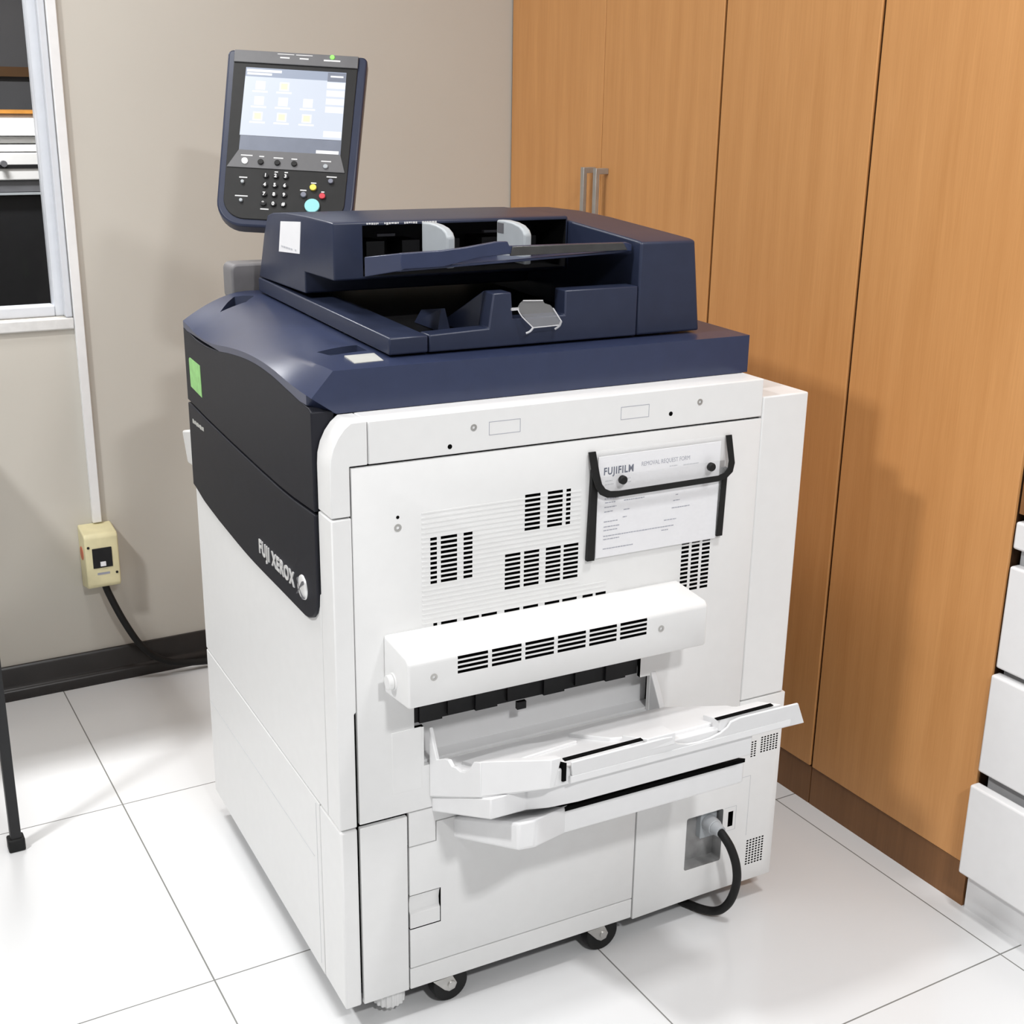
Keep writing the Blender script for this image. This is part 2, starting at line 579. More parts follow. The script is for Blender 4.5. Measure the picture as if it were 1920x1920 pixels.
dr = thing('drawer_unit', 'white drawer cabinet with lowest drawer pulled slightly out, beside the orange cabinets', 'drawers', (XC, -0.56, 0))
obj('carcass', MB().box(0.022, 0.5, -0.34, 0.34, 0.0, 0.722), mat('drawer_carcass', (0.62, 0.62, 0.63), 0.4, var=0.01), dr)
obj('plinth', MB().box(0.006, 0.03, -0.34, 0.34, 0.0, 0.068), WHITEL, dr)
for (z0, z1, dx) in ((0.676, 0.722, 0), (0.466, 0.646, 0.0), (0.274, 0.455, 0.008), (0.079, 0.252, 0.022)):
    d = obj('drawer', MB().box(-dx, 0.022 - dx, -0.341, 0.342, z0, z1), WHITEL, dr, bevel=0.004, seg=3)
    if dx > 0.01:
        obj('drawer_box', MB().box(0.022 - dx, 0.3, -0.32, 0.325, z0 + 0.012, z1 - 0.03), GREY, d)
tag(obj('worktop', MB().box(XC + 0.004, XC + 0.52, -0.90, -0.219, 0.735, 0.80), WOODD, origin=(0, 0, 0)),
    'brown wood worktop edge above the white drawers at the right edge', 'worktop')

# ------------------------------------------------------------------ wall fittings
tag(obj('cable_trunking', MB().box(-0.0315, -0.0105, YW - 0.014, YW, 0.403, 2.69), TRUNK, bevel=0.002),
    'white plastic cable trunking running down the wall to the breaker box', 'trunking')
bx = thing('breaker_box', 'yellowed plastic breaker box on the wall below the trunking', 'breaker box', (-0.028, YW, 0.335))
bm_ = MB()
bm_.prism([(0, -0.088), (-0.062, -0.074), (-0.068, -0.066), (-0.068, 0.050), (-0.062, 0.058), (0, 0.066)], 'x', -0.0375, 0.0385)
obj('housing', bm_, IVORY, bx, bevel=0.004, seg=3)
sw = obj('breaker', MB().box(-0.022, 0.022, -0.070, -0.060, -0.024, 0.024), CHAR, bx, bevel=0.001)
obj('toggle', MB().box(-0.006, 0.006, -0.074, -0.069, -0.019, -0.009), LABELW, sw)
for p in ((-0.030, 0.028), (0.030, -0.040)):
    obj('screw', MB().cyl((p[0], -0.0695, p[1]), 'y', 0.003, 0.003, 12), RUBBER, bx)
obj('rating_label', MB().box(-0.014, 0.014, -0.0688, -0.067, -0.041, -0.036), INKG, bx)
obj('option_button', MB().cyl((-0.0385, -0.03, 0.005), 'x', 0.016, 0.003, 20), ORANGE, bx)
tag(obj('power_cable', MB().tube([(-0.024, YW - 0.04, 0.268), (-0.016, YW - 0.045, 0.235), (0.010, YW - 0.055, 0.165), (0.045, YW - 0.055, 0.095), (0.085, YW - 0.055, 0.052), (0.14, YW - 0.055, 0.028), (0.24, YW - 0.06, 0.015), (0.34, YW - 0.11, 0.009), (0.50, YW - 0.25, 0.009), (0.56, YW - 0.50, 0.009), (0.50, 0.66, 0.009)], 0.0082), RUBBER),
    'thick black cable hanging from the breaker box down to the floor', 'cable')

tb = thing('table', 'table at the left edge, one black square steel leg with a rubber foot in view', 'table', (-0.85, 1.05, 0))
obj('table_top', MB().box(-0.52, 0.515, -0.29, 0.29, 0.72, 0.745), WHITEL, tb, bevel=0.002)
for sx in (1, -1):
    for sy in (1, -1):
        cx_, cy_ = sx * 0.5015, sy * 0.283
        lg = obj('leg', MB().box(cx_ - 0.0095, cx_ + 0.0095, cy_ - 0.0095, cy_ + 0.0095, 0.012, 0.72), METALB, tb, bevel=0.001)
        obj('rubber_foot', MB().box(cx_ - 0.0150, cx_ + 0.0150, cy_ - 0.0135, cy_ + 0.0135, 0.0, 0.026), RUBBER, lg, bevel=0.003)

# ------------------------------------------------------------------ the copier
cp = thing('photocopier', 'large white and navy office copier with raised control screen, standing on casters', 'copier', (0, 0, 0), PHI)
D = 0.722
fr_ = MB().box(0.008, 0.790, 0.0085, 0.713, 0.56, 0.915).box(0.008, 0.790, 0.05, 0.713, 0.40, 0.56).box(0.008, 0.790, 0.0085, 0.713, 0.36, 0.40).box(0.54, 0.790, 0.0085, 0.713, 0.40, 0.56).box(0.008, 0.11, 0.0085, 0.713, 0.40, 0.56).box(0.008, 0.790, 0.031, 0.713, 0.062, 0.36).box(0.03, 0.700, 0.06, 0.70, 0.915, 0.955)
obj('inner_frame', fr_, BLACK, cp)
obj('side_cover', MB().box(0.006, 0.795, 0.714, D, 0.047, 0.945), WHITE, cp, bevel=0.003)
obj('housing_panel', MB().prism([(0.7075, 0.405), (0.797, 0.405), (0.797, 0.9235), (0.7075, 0.9235)], 'y', 0.0, 0.72), WHITE, cp, bevel=0.0025)
obj('base_pan', MB().box(0.01, 0.79, 0.01, 0.71, 0.050, 0.061), MIDGREY, cp)
# right-hand side, upper: vented panel
rowz = lambda i: 0.820 - 0.0071 * i
sp = obj('vent_panel', MB().box(0.0295, 0.7068, 0, 0.008, 0.3565, 0.8895), WHITE, cp, bevel=0.0012)
vents = []
for cols, r0, r1 in (([(0.143, 0.153), (0.159, 0.184), (0.194, 0.208)], 6, 16), ([(0.291, 0.316), (0.328, 0.353), (0.359, 0.3665)], 0, 8),
                     ([(0.260, 0.285), (0.291, 0.316), (0.327, 0.352), (0.357, 0.382)], 12, 20), ([(0.569, 0.583), (0.588, 0.603), (0.608, 0.623)], 16, 28),
                     ([(0.147, 0.153), (0.159, 0.184), (0.194, 0.219), (0.223, 0.248), (0.260, 0.285), (0.291, 0.316), (0.327, 0.352), (0.357, 0.382), (0.392, 0.410), (0.415, 0.433)], 24, 25)):
    for i in range(r0, r1):
        for a, b in cols:
            vents.append((a, b, rowz(i) - 0.0043, rowz(i)))
cb = MB()
for a, b, z0, z1 in vents:
    cb.box(a, b, -0.004, 0.0062, z0, z1)
cb.box(0.116, 0.503, -0.004, 0.02, 0.4915, 0.556)
cut(sp, cb, BLACK)
ct = MB()
ct.box(0.131, 0.522, -0.004, 0.02, 0.428, 0.4915)
cut(sp, ct, WHITE)
rb = MB()
for i in range(25):
    x1 = 0.384 if i < 21 else 0.433
    rb.box(0.130, x1, -0.0007, 0.001, rowz(i) - 0.0071 + 0.0002, rowz(i) - 0.0043 - 0.0002)
obj('louvre_ribs', rb, WHITE, cp)
obj('exit_back_plate', MB().box(0.112, 0.538, 0.034, 0.038, 0.40, 0.4925).box(0.112, 0.538, 0.009, 0.034, 0.405, 0.432), TRAYW, cp)
eg = MB().box(0.118, 0.501, 0.006, 0.0083, 0.497, 0.55)
for i, x in enumerate((0.125, 0.17, 0.215, 0.268, 0.33, 0.385, 0.44)):
    eg.box(x, x + 0.036, 0.001, 0.0075, 0.497 + 0.004 * (i % 2), 0.545)
eg.box(0.285, 0.300, 0.001, 0.0075, 0.483, 0.495)
obj('exit_rollers', eg, CHAR, cp)
obj('mount_plate', MB().box(0.081, 0.127, -0.0008, 0.001, 0.393, 0.492), WHITE, cp, bevel=0.0004)
# top rail and rounded front corner
obj('top_rail', MB().box(0.0545, 0.7065, 0.0, 0.085, 0.8925, 0.952), WHITE, cp, bevel=0.002)
cpz = [(0.0005, 0.824), (0.0278, 0.824), (0.0278, 0.8925), (0.0535, 0.8925), (0.0535, 0.952), (0.031, 0.952), (0.021, 0.944), (0.0125, 0.933), (0.0055, 0.919), (0.0015, 0.904), (0.0005, 0.888)]
obj('corner_cover', MB().prism(cpz, 'y', 0.0, 0.0505), WHITE, cp, bevel=0.0015)
obj('corner_post', MB().prism([(0, 0.354), (0.0255, 0.354), (0.0255, 0.534), (0.0288, 0.536), (0.0288, 0.8215), (0, 0.8215)], 'y', 0.0, 0.0505), WHITE, cp, bevel=0.002)
obj('corner_post', MB().box(0.0, 0.0258, 0.0, 0.09, 0.047, 0.3505), WHITE, cp, bevel=0.003)
for x, z, r, m in ((0.209, 0.927, 0.0048, STEEL), (0.587, 0.927, 0.0048, STEEL), (0.095, 0.799, 0.0055, STEEL)):
    s = MB().cyl((x, -0.0006, z), 'y', r, 0.004, 20)
    o = obj('screw', s, m, cp)
    cut(o, MB().cyl((x, -0.002, z), 'y', r * 0.45, 0.004, 12), RUBBER)
for x, z, r in ((0.173, 0.904, 0.0034), (0.535, 0.914, 0.0034), (0.095, 0.814, 0.0024)):
    obj('screw_hole', MB().cyl((x, -0.0003, z), 'y', r, 0.003, 16), BLACK, cp)
for x0 in (0.2325, 0.447):
    f = MB()
    for (a, b, c, d) in ((0, 0.049, 0, 0.0006), (0, 0.049, 0.0184, 0.019), (0, 0.0006, 0.0006, 0.0184), (0.0484, 0.049, 0.0006, 0.0184)):
        f.box(x0 + a, x0 + b, -0.0003, 0.001, 0.9135 + c, 0.9135 + d)
    obj('blank_cover', f, INKG, cp)

# lower right-hand side
obj('trim_strip', MB().box(0.0295, 0.1035, 0, 0.008, 0.047, 0.3505), WHITE, cp, bevel=0.0012)
dp = [(0.106, 0.085), (0.5085, 0.085), (0.5085, 0.330), (0.1505, 0.330), (0.1505, 0.2965), (0.106, 0.2965)]
ld = obj('access_door', MB().prism(dp, 'y', 0, 0.008), WHITE, cp, bevel=0.001)
cut(ld, MB().box(0.1045, 0.157, -0.01, 0.006, 0.154, 0.2142), BLACK)
lt = MB().prism([(0.0005, 0.1555), (0.0005, 0.180), (0.0045, 0.184), (0.0055, 0.196), (0.003, 0.2085), (0.0005, 0.2125), (0.0065, 0.2125), (0.0065, 0.1555)], 'x', 0.1065, 0.1558)
obj('latch', lt, WHITE, ld)
obj('infill_panel', MB().prism([(0.106, 0.2985), (0.149, 0.2985), (0.149, 0.3315), (0.5085, 0.3315), (0.5085, 0.3545), (0.106, 0.3545)], 'y', 0.0003, 0.008), WHITE, cp)
obj('base_rail', MB().box(0.1055, 0.5085, 0, 0.008, 0.047, 0.083), WHITE, cp, bevel=0.0012)
rp = [(0.5115, 0.042), (0.655, 0.046), (0.803, 0.047), (0.803, 0.403), (0.7075, 0.403), (0.7075, 0.3545), (0.5115, 0.3545)]
lr = obj('socket_panel', MB().prism(rp, 'y', 0, 0.03), WHITE, cp, bevel=0.0015)
hv = MB()
for i in range(2):
    for j in range(7):
        hv.box(0.7385 + i * 0.0065, 0.7425 + i * 0.0065, -0.004, 0.006, 0.293 + j * 0.0045, 0.2955 + j * 0.0045)
for i in range(6):
    for j in range(7):
        hv.box(0.759 + i * 0.0064, 0.763 + i * 0.0064, -0.004, 0.006, 0.297 + j * 0.0045, 0.2997 + j * 0.0045)
    for j in range(10):
        hv.box(0.745 + i * 0.0066, 0.7492 + i * 0.0066, -0.004, 0.006, 0.079 + j * 0.0052, 0.0820 + j * 0.0052)
hv.box(0.7, 0.7105, -0.004, 0.02, 0.168, 0.197)
cut(lr, hv, BLACK)
cut(lr, MB().prism(rrect(0.613, 0.689, 0.106, 0.207, 0.004), 'y', -0.004, 0.025), SOCKM)
fr2 = MB()
for a in ((0.640, 0.7425, 0.2570, 0.2576), (0.7420, 0.7426, 0.14, 0.257), (0.716, 0.7167, 0.160, 0.206), (0.692, 0.7167, 0.2055, 0.2061), (0.692, 0.7167, 0.160, 0.1606)):
    fr2.box(a[0], a[1], -0.0002, 0.001, a[2], a[3])
obj('panel_seams', fr2, INKL, cp)
obj('socket', MB().box(0.652, 0.686, 0.012, 0.026, 0.150, 0.203), GREY, cp, bevel=0.002)

# side exit cover
bxp = [(0.0, 0.5585), (-0.083, 0.5685), (-0.085, 0.572), (-0.085, 0.634), (-0.078, 0.6405), (0.0, 0.6465)]
ex = obj('exit_cover', MB().prism(bxp, 'x', 0.071, 0.5625), WHITE, cp, bevel=0.009, seg=4)
bake(ex)
cv = MB()
xs = [0.1445 + k * 0.0523 for k in range(6)]
for x in xs:
    for j in range(4):
        z1 = 0.6335 - j * 0.0071
        cv.box(x, x + 0.0462, -0.1, -0.080, z1 - 0.0043, z1)
cut(ex, cv, BLACK)
kn = MB().cyl((0.073, -0.034, 0.590), 'x', 0.0125, -0.004, 28).cyl((0.069, -0.034, 0.590), 'x', 0.0105, -0.008, 28)
obj('release_knob', kn, WHITE, ex, bevel=0.001)
for x, z in ((0.109, 0.610), (0.478, 0.612)):
    o = obj('screw', MB().cyl((x, -0.0856, z), 'y', 0.0052, 0.004, 20), STEEL, ex)
    cut(o, MB().cyl((x, -0.088, z), 'y', 0.0024, 0.004, 12), RUBBER)

# ---- side catch tray: stacked sloping mouldings


def slab(plan, lo, hi, mb=None):
    """plan points (x, s): s is the distance out from the side; lo / hi give height from s"""
    mb = mb or MB()
    return mb.loft([(x, -s, lo(s)) for x, s in plan], [(x, -s, hi(s)) for x, s in plan])


def lin(a, k):
    return lambda s: a + k * s


tr = slab([(0.1415, -0.006), (0.150, 0.15), (0.222, 0.219), (0.60, 0.219), (0.606, 0.12), (0.545, -0.004)], lin(0.372, 0.50), lin(0.430, 0.355))
catch = obj('catch_tray', tr, TRAYW, cp, bevel=0.003)
# raised left wall with the finger scoop
W = []
top = [(0.0, 0.488), (0.006, 0.478), (0.022, 0.446), (0.045, 0.459), (0.058, 0.463), (0.068, 0.458), (0.080, 0.4615), (0.093, 0.462), (0.108, 0.468), (0.122, 0.482), (0.132, 0.496), (0.15, 0.5035)]
wl = MB()
lo_ = lambda s: 0.375 + 0.50 * s
A = [(0.1395 + 0.05 * s, -s, z) for s, z in top] + [(0.1475, -0.15, lo_(0.15)), (0.1395, 0.0, lo_(0.0))]
B = [(x + 0.006, y, z) for x, y, z in A]
wl.loft(A, B)
obj('tray_wall', wl, TRAYW, catch, bevel=0.0012)
fw = MB()
fw.loft([(0.1475, -0.148, lo_(0.15)), (0.216, -0.221, 0.483), (0.222, -0.221, 0.483), (0.222, -0.21, 0.483), (0.155, -0.145, lo_(0.15))],
        [(0.1475, -0.148, 0.5035), (0.216, -0.221, 0.5255), (0.232, -0.221, 0.5255), (0.232, -0.205, 0.521), (0.155, -0.142, 0.5005)])
obj('tray_corner', fw, TRAYW, catch, bevel=0.0012)
rw = MB().prism([(0.0, 0.428), (0.0, 0.497), (-0.004, 0.490), (-0.030, 0.447), (-0.012, 0.428)], 'x', 0.523, 0.533)
obj('tray_wing', rw, TRAYW, catch, bevel=0.001)
# raised pads on the tray floor
pd = slab([(0.165, 0.055), (0.26, 0.035), (0.33, 0.075), (0.33, 0.10), (0.24, 0.12), (0.17, 0.14)], lin(0.425, 0.355), lin(0.4345, 0.355))
slab([(0.345, 0.05), (0.53, 0.02), (0.585, 0.12), (0.575, 0.20), (0.42, 0.20), (0.36, 0.14)], lin(0.425, 0.355), lin(0.436, 0.355), pd)
obj('tray_pad', pd, TRAYW, catch, bevel=0.002)
# pull-out extension with its front flap
ext = MB()
ftop = lambda x: 0.502
pts = [(0.243, 0.519), (0.30, 0.5195), (0.39, 0.520)]
for i in range(9):
    t = math.pi * i / 8
    pts.append((0.455 - 0.050 * math.cos(t), 0.519 - 0.023 * math.sin(t)))
pts += [(0.52, 0.5225), (0.626, 0.5215)]
low = [(0.650, 0.480), (0.55, 0.4815), (0.40, 0.483), (0.25, 0.4835)]
fyy = lambda z: -0.2255 + 0.25 * (0.52 - z)
ext.loft([(x, fyy(z) - 0.004, z) for x, z in pts + low], [(x, fyy(z), z) for x, z in pts + low])
slab([(0.240, 0.19), (0.245, 0.224), (0.62, 0.224), (0.62, 0.19)], lin(0.417, 0.30), lin(0.428, 0.30), ext)
obj('tray_extension', ext, TRAYW, catch, bevel=0.0012)
gp = slab([(0.2335, 0.19), (0.2335, 0.2235), (0.2385, 0.2235), (0.2385, 0.19)], lin(0.425, 0.29), lin(0.4375, 0.355))
obj('extension_gap', gp, BLACK, catch)
gp = MB().prism([(0.236, 0.5212), (0.36, 0.5222), (0.36, 0.5208), (0.236, 0.5194)], 'y', -0.2228, -0.2160)
obj('extension_gap', gp, BLACK, catch)
gp = MB().prism([(0.485, 0.5240), (0.585, 0.5250), (0.585, 0.5238), (0.485, 0.5228)], 'y', -0.2228, -0.2160)
obj('extension_gap', gp, BLACK, catch)
bump_ = slab([(0.36, 0.17), (0.365, 0.226), (0.41, 0.228), (0.43, 0.17)], lin(0.425, 0.355), lin(0.4435, 0.355))
obj('stopper_pad', bump_, TRAYW, catch, bevel=0.0012)
bump_ = slab([(0.50, 0.17), (0.49, 0.222), (0.60, 0.222), (0.60, 0.17)], lin(0.425, 0.355), lin(0.4440, 0.355))
obj('stopper_pad', bump_, TRAYW, catch, bevel=0.0012)
# lower lip of the upper tray
lip = slab([(0.1435, -0.004), (0.150, 0.175), (0.205, 0.175), (0.225, 0.20), (0.265, 0.213), (0.56, 0.213), (0.575, 0.0)], lin(0.348, 0.46), lin(0.3735, 0.50))
obj('tray_lip', lip, TRAYW, catch, bevel=0.0025)
# second tray under it
t2 = slab([(0.215, 0.0), (0.222, 0.10), (0.265, 0.170), (0.585, 0.170), (0.585, 0.0)], lin(0.310, 0.36), lin(0.340, 0.42))
t2o = obj('support_tray', t2, TRAYW, cp, bevel=0.004, seg=3)
g2 = slab([(0.270, 0.14), (0.270, 0.1712), (0.584, 0.1712), (0.584, 0.14)], lin(0.335, 0.42), lin(0.3412, 0.42))
slab([(0.262, 0.15), (0.2635, 0.1712), (0.2665, 0.1712), (0.2665, 0.15)], lin(0.315, 0.36), lin(0.338, 0.42), g2)
obj('tray_gap', g2, BLACK, t2o)
t3 = slab([(0.1795, -0.004), (0.182, 0.195), (0.205, 0.205), (0.28, 0.165), (0.44, 0.0)], lin(0.293, 0.46), lin(0.330, 0.49))
obj('tray_bracket', t3, TRAYW, cp, bevel=0.004, seg=3)

# ---- front of the machine
obj('drawer_front', MB().box(0.0, 0.0075, 0.0915, D, 0.047, 0.3505), WHITE, cp, bevel=0.0015)
obj('service_door', MB().box(0.0, 0.0075, 0.0520, D, 0.3540, 0.70), WHITE, cp, bevel=0.0015)
dl = MB()
dl.box(-0.0003, 0.001, 0.12, 0.715, 0.2445, 0.2451).box(-0.0003, 0.001, 0.1057, 0.1063, 0.06, 0.345)
obj('drawer_seams', dl, INKL, cp)


def interp(t, P):
    if t <= P[0][0]:
        return P[0][1]
    for (a, b), (c, d) in zip(P, P[1:]):
        if t <= c:
            return b + (d - b) * (t - a) / (c - a)
    return P[-1][1]


def smooth(P, n=40):
    """Catmull-Rom through sorted (t, v)"""
    out = []
    for i in range(len(P) - 1):
        p0, p1, p2, p3 = P[max(i - 1, 0)], P[i], P[i + 1], P[min(i + 2, len(P) - 1)]
        m = 6
        for s in range(m):
            t = s / m
            out.append((p1[0] + (p2[0] - p1[0]) * t,
                        0.5 * (2 * p1[1] + (p2[1] - p0[1]) * t + (2 * p0[1] - 5 * p1[1] + 4 * p2[1] - p3[1]) * t * t + (-p0[1] + 3 * p1[1] - 3 * p2[1] + p3[1]) * t ** 3)))
    return out + [P[-1]]


seam = smooth([(0.053, 0.817), (0.15, 0.8135), (0.244, 0.8145), (0.46, 0.8215), (0.60, 0.828), (0.722, 0.835)])
lower = smooth([(0.11, 0.6475), (0.196, 0.6475), (0.384, 0.6475), (0.557, 0.657), (0.65, 0.666), (0.722, 0.679)])
ftopc = smooth([(0.053, 0.957), (0.064, 0.961), (0.133, 0.968), (0.224, 0.977), (0.316, 0.979), (0.42, 0.972), (0.543, 0.959), (0.64, 0.958), (0.704, 0.965), (0.722, 0.967)])
F2 = [(y, z - 0.0022) for y, z in seam] + lower[::-1] + [(0.093, 0.650), (0.075, 0.6575), (0.0625, 0.668), (0.056, 0.681), (0.053, 0.70)]
lc = obj('logo_cover', MB().prism(F2, 'x', -0.0045, 0.006), NAVYG, cp, bevel=0.002)
F1 = [(y, z + 0.0022) for y, z in seam] + ftopc[::-1]
uc = obj('curved_cover', MB().prism(F1, 'x', -0.0045, 0.028), NAVYG, cp, bevel=0.003, seg=3)
gs = MB().prism([(0.618, 0.8615), (0.690, 0.867), (0.693, 0.915), (0.687, 0.919), (0.620, 0.9165)], 'x', -0.0052, -0.004)
obj('green_sticker', gs, GREEN, uc, label='green sticker')


def XT(y, z, x):
    """text on a face that looks towards -x"""
    return Matrix(((0, 0, -1, x), (-1, 0, 0, y), (0, 1, 0, z), (0, 0, 0, 1)))


def YT(x, z, y):
    """text on a face that looks towards -y"""
    return Matrix(((1, 0, 0, x), (0, 0, -1, y), (0, 1, 0, z), (0, 0, 0, 1)))


lg_ = MB()
wd = MB().text('FUJI XEROX', 0.031, Matrix(), space=1.14)
S = 0.168 / wd
lg_.text('FUJI XEROX', 0.031, XT(0.319, 0.6775, -0.0050) @ Matrix.Diagonal((S, 1, 1, 1)), 0.0010, 0.0009, 1.14)
obj('logo_lettering', lg_, CHROME, lc, label='silver raised lettering')
sb = MB()
n_, rr = 28, 0.0185
for k in range(5):
    a0, a1 = math.radians(90 * k / 5), math.radians(90 * (k + 1) / 5)
    sb.cyl((-0.0045 - 0.006 * math.sin(a0), 0.112, 0.6905), 'x', rr * math.cos(a0), -0.006 * (math.sin(a1) - math.sin(a0)), n_, max(rr * math.cos(a1), 0.0003))
obj('logo_badge', sb, CHROME, lc, label='round silver badge')
st = MB()
for sy in (1, -1):
    st.loft([(-0.0100, 0.112 + sy * 0.013, 0.700), (-0.0100, 0.112 + sy * 0.010, 0.7035), (-0.0112, 0.112 - sy * 0.010, 0.6805), (-0.0112, 0.112 - sy * 0.013, 0.6775)],
            [(-0.0062, 0.112 + sy * 0.013, 0.700), (-0.0062, 0.112 + sy * 0.010, 0.7035), (-0.0062, 0.112 - sy * 0.010, 0.6805), (-0.0062, 0.112 - sy * 0.013, 0.6775)])
obj('badge_stripes', st, MIDGREY, lc)
mt = MB()
y = 0.695
for k, wdt in enumerate((0.009, 0.008, 0.006, 0.008, 0.007, 0.008, 0.009, 0.007, 0.009)):
    mt.box(-0.0049, -0.0044, y - wdt * 0.8, y, 0.800 + 0.0005 * (k % 3), 0.8075 - 0.0012 * (k % 2))
    y -= wdt + 0.0006
obj('model_lettering', mt, SILVER, lc)

# ---- scanner deck: one smooth shell


def z0f(y):
    g = interp(y, [(0.05, 0.0195), (0.07, 0.0155), (0.14, 0.011), (0.3, 0.0085), (0.55, 0.009), (0.722, 0.011)])
    return interp(y, ftopc) + g


def deck_z(x, y):
    t = (y - 0.05) / 0.672
    zm = 1.011 + 0.013 * t
    z0 = z0f(y)
    ne = min(1, max(0, (x + 0.004) / 0.031))
    fa = 1 - (1 - min(1, max(0, (x + 0.004) / 0.114))) ** 1.7
    wv = min(1, max(0, (t - 0.0) / 0.35))
    wv = wv * wv * (3 - 2 * wv)
    return z0 + (zm - z0) * ((1 - wv) * ne + wv * fa)


dk = MB()
XS = [-0.004, -0.001, 0.003, 0.007, 0.012, 0.017, 0.022, 0.027, 0.034, 0.042, 0.052, 0.064, 0.078, 0.094, 0.11, 0.13, 0.3, 0.5, 0.712]
YS = [0.05 + 0.672 * k / 32 for k in range(33)]
nx, ny = len(XS), len(YS)
vs = [(x, y, deck_z(x, y)) for y in YS for x in XS]
fs = [(j * nx + i, j * nx + i + 1, (j + 1) * nx + i + 1, (j + 1) * nx + i) for j in range(ny - 1) for i in range(nx - 1)]
bl = [i for i in range(nx)] + [j * nx + nx - 1 for j in range(1, ny)] + [(ny - 1) * nx + i for i in range(nx - 2, -1, -1)] + [j * nx for j in range(ny - 2, 0, -1)]
nb = len(vs)
lowv = []
for i in bl:
    x, y, z = vs[i]
    lowv.append((max(x, 0.030) if y < 0.06 else x, y, 0.953 if x > 0.029 or y < 0.06 else min(z - 0.004, 0.9635)))
lowv = [(x, y, min(z, vs[bl[k]][2] - 0.001)) for k, (x, y, z) in enumerate(lowv)]
L = len(bl)
fs += [(bl[k], nb + k, nb + (k + 1) % L, bl[(k + 1) % L]) for k in range(L)]
fs += [tuple(nb + k for k in range(L))]
dk.add(vs + lowv, fs)
deck = obj('scanner_deck', dk, NAVY_LIT, cp, smooth=32)
rc = MB()
rc.loft([(0.064, 0.158, 0.998), (0.116, 0.158, 1.002), (0.116, 0.196, 1.002), (0.058, 0.196, 1.004)],
        [(0.060, 0.152, 1.03), (0.120, 0.152, 1.03), (0.120, 0.199, 1.03), (0.050, 0.199, 1.03)])
rc.loft([(0.048, 0.650, 0.985), (0.085, 0.640, 1.0), (0.105, 0.665, 1.008), (0.080, 0.69, 1.002)],
        [(0.030, 0.645, 1.04), (0.085, 0.625, 1.04), (0.115, 0.665, 1.04), (0.085, 0.70, 1.04)])
cut(deck, rc, NAVY)
deck.data.set_sharp_from_angle(angle=math.radians(32))
sl = MB().loft([(0.074, 0.132, 1.0100), (0.119, 0.134, 1.0120), (0.113, 0.085, 1.0112), (0.070, 0.083, 1.0100)],
               [(0.074, 0.132, 1.0135), (0.119, 0.134, 1.0135), (0.113, 0.085, 1.0123), (0.070, 0.083, 1.0123)])
obj('deck_label', sl, SILVER, deck, label='small grey label')

# ---- document feeder
XL, XR, YN = 0.126, 0.648, 0.096
XH = 0.532
bs = MB()
zb_ = lambda y: 1.0155 + 0.0185 * (y - YN)
zt_ = lambda y: 1.0400 + 0.0185 * (y - YN)


def slopebox(mb, x0, x1, y0, y1, zlo, zhi):
    mb.loft([(x0, y0, zlo(y0)), (x1, y0, zlo(y0)), (x1, y1, zlo(y1)), (x0, y1, zlo(y1))], [(x0, y0, zhi(y0)), (x1, y0, zhi(y0)), (x1, y1, zhi(y1)), (x0, y1, zhi(y1))])


slopebox(bs, XL, 0.185, YN, 0.692, zb_, zt_)
feeder = obj('document_feeder', bs, NAVY, cp, bevel=0.0025)
ob = MB()
slopebox(ob, 0.185, XH, 0.134, 0.692, zb_, lambda y: 1.026 + 0.0185 * (y - YN))
obj('output_tray', ob, CHAR, feeder)  # charcoal colour stands in for the shadow beneath the input tray
fl = MB()
fl.prism([(0.1865, 1.0155), (XH - 0.001, 1.0155), (XH - 0.001, 1.0905), (0.4045, 1.0905), (0.4045, 1.0545), (0.3185, 1.0545), (0.3155, 1.0925), (0.2865, 1.0925), (0.2795, 1.043), (0.1865, 1.0402)], 'y', YN, 0.128)
fl.loft([(0.2865, 0.128, 1.0925), (0.3155, 0.128, 1.0925), (0.3185, 0.128, 1.03), (0.2795, 0.128, 1.03)], [(0.262, 0.205, 1.043), (0.30, 0.205, 1.043), (0.30, 0.205, 1.03), (0.262, 0.205, 1.03)])
obj('feeder_wall', fl, NAVY, feeder, bevel=0.002)
pk = MB().loft([(0.236, 0.175, 1.03), (0.256, 0.175, 1.03), (0.256, 0.26, 1.03), (0.236, 0.26, 1.03)], [(0.243, 0.178, 1.062), (0.249, 0.178, 1.062), (0.249, 0.25, 1.05), (0.243, 0.25, 1.05)])
obj('paper_stop', pk, NAVY, feeder)
PT = [(0.094, 1.1545), (0.105, 1.1568), (0.18, 1.1615), (0.255, 1.1660), (0.33, 1.1705), (0.43, 1.1735), (0.54, 1.1715), (0.60, 1.167), (0.627, 1.162)]
hp = [(YN, 1.0155)] + PT + [(0.650, 1.13), (0.672, 1.085), (0.690, 1.05), (0.694, 1.027)]
hm = MB()
hm.loft([(XH, y, z) for y, z in hp], [(XR - 0.018 * (z - 1.0155) / 0.14, y, z) for y, z in hp])
hump = obj('hinge_cover', hm, NAVY, feeder, bevel=0.0035, seg=3)
obj('hinge_handle', MB().box(0.634, 0.650, 0.130, 0.185, 1.052, 1.090), GREY, hump, bevel=0.003)
hd = MB()
hpts = [(0.310, 1.091), (0.310, 1.1765), (0.34, 1.1770), (0.43, 1.1770), (0.53, 1.1745), (0.60, 1.169), (0.627, 1.163), (0.650, 1.13), (0.672, 1.085), (0.690, 1.052), (0.444, 1.055), (0.444, 1.089)]
hd.prism(hpts, 'x', XL + 0.001, XH - 0.0005)
head = obj('feeder_head', hd, NAVY, feeder, bevel=0.003, seg=3)
bake(head)
cut(head, MB().box(0.174, XH - 0.004, 0.25, 0.43, 1.096, 1.1715), CHAR)
fo = MB().use(CHAR)
fo.box(0.175, XH - 0.005, 0.425, 0.4285, 1.10, 1.17)
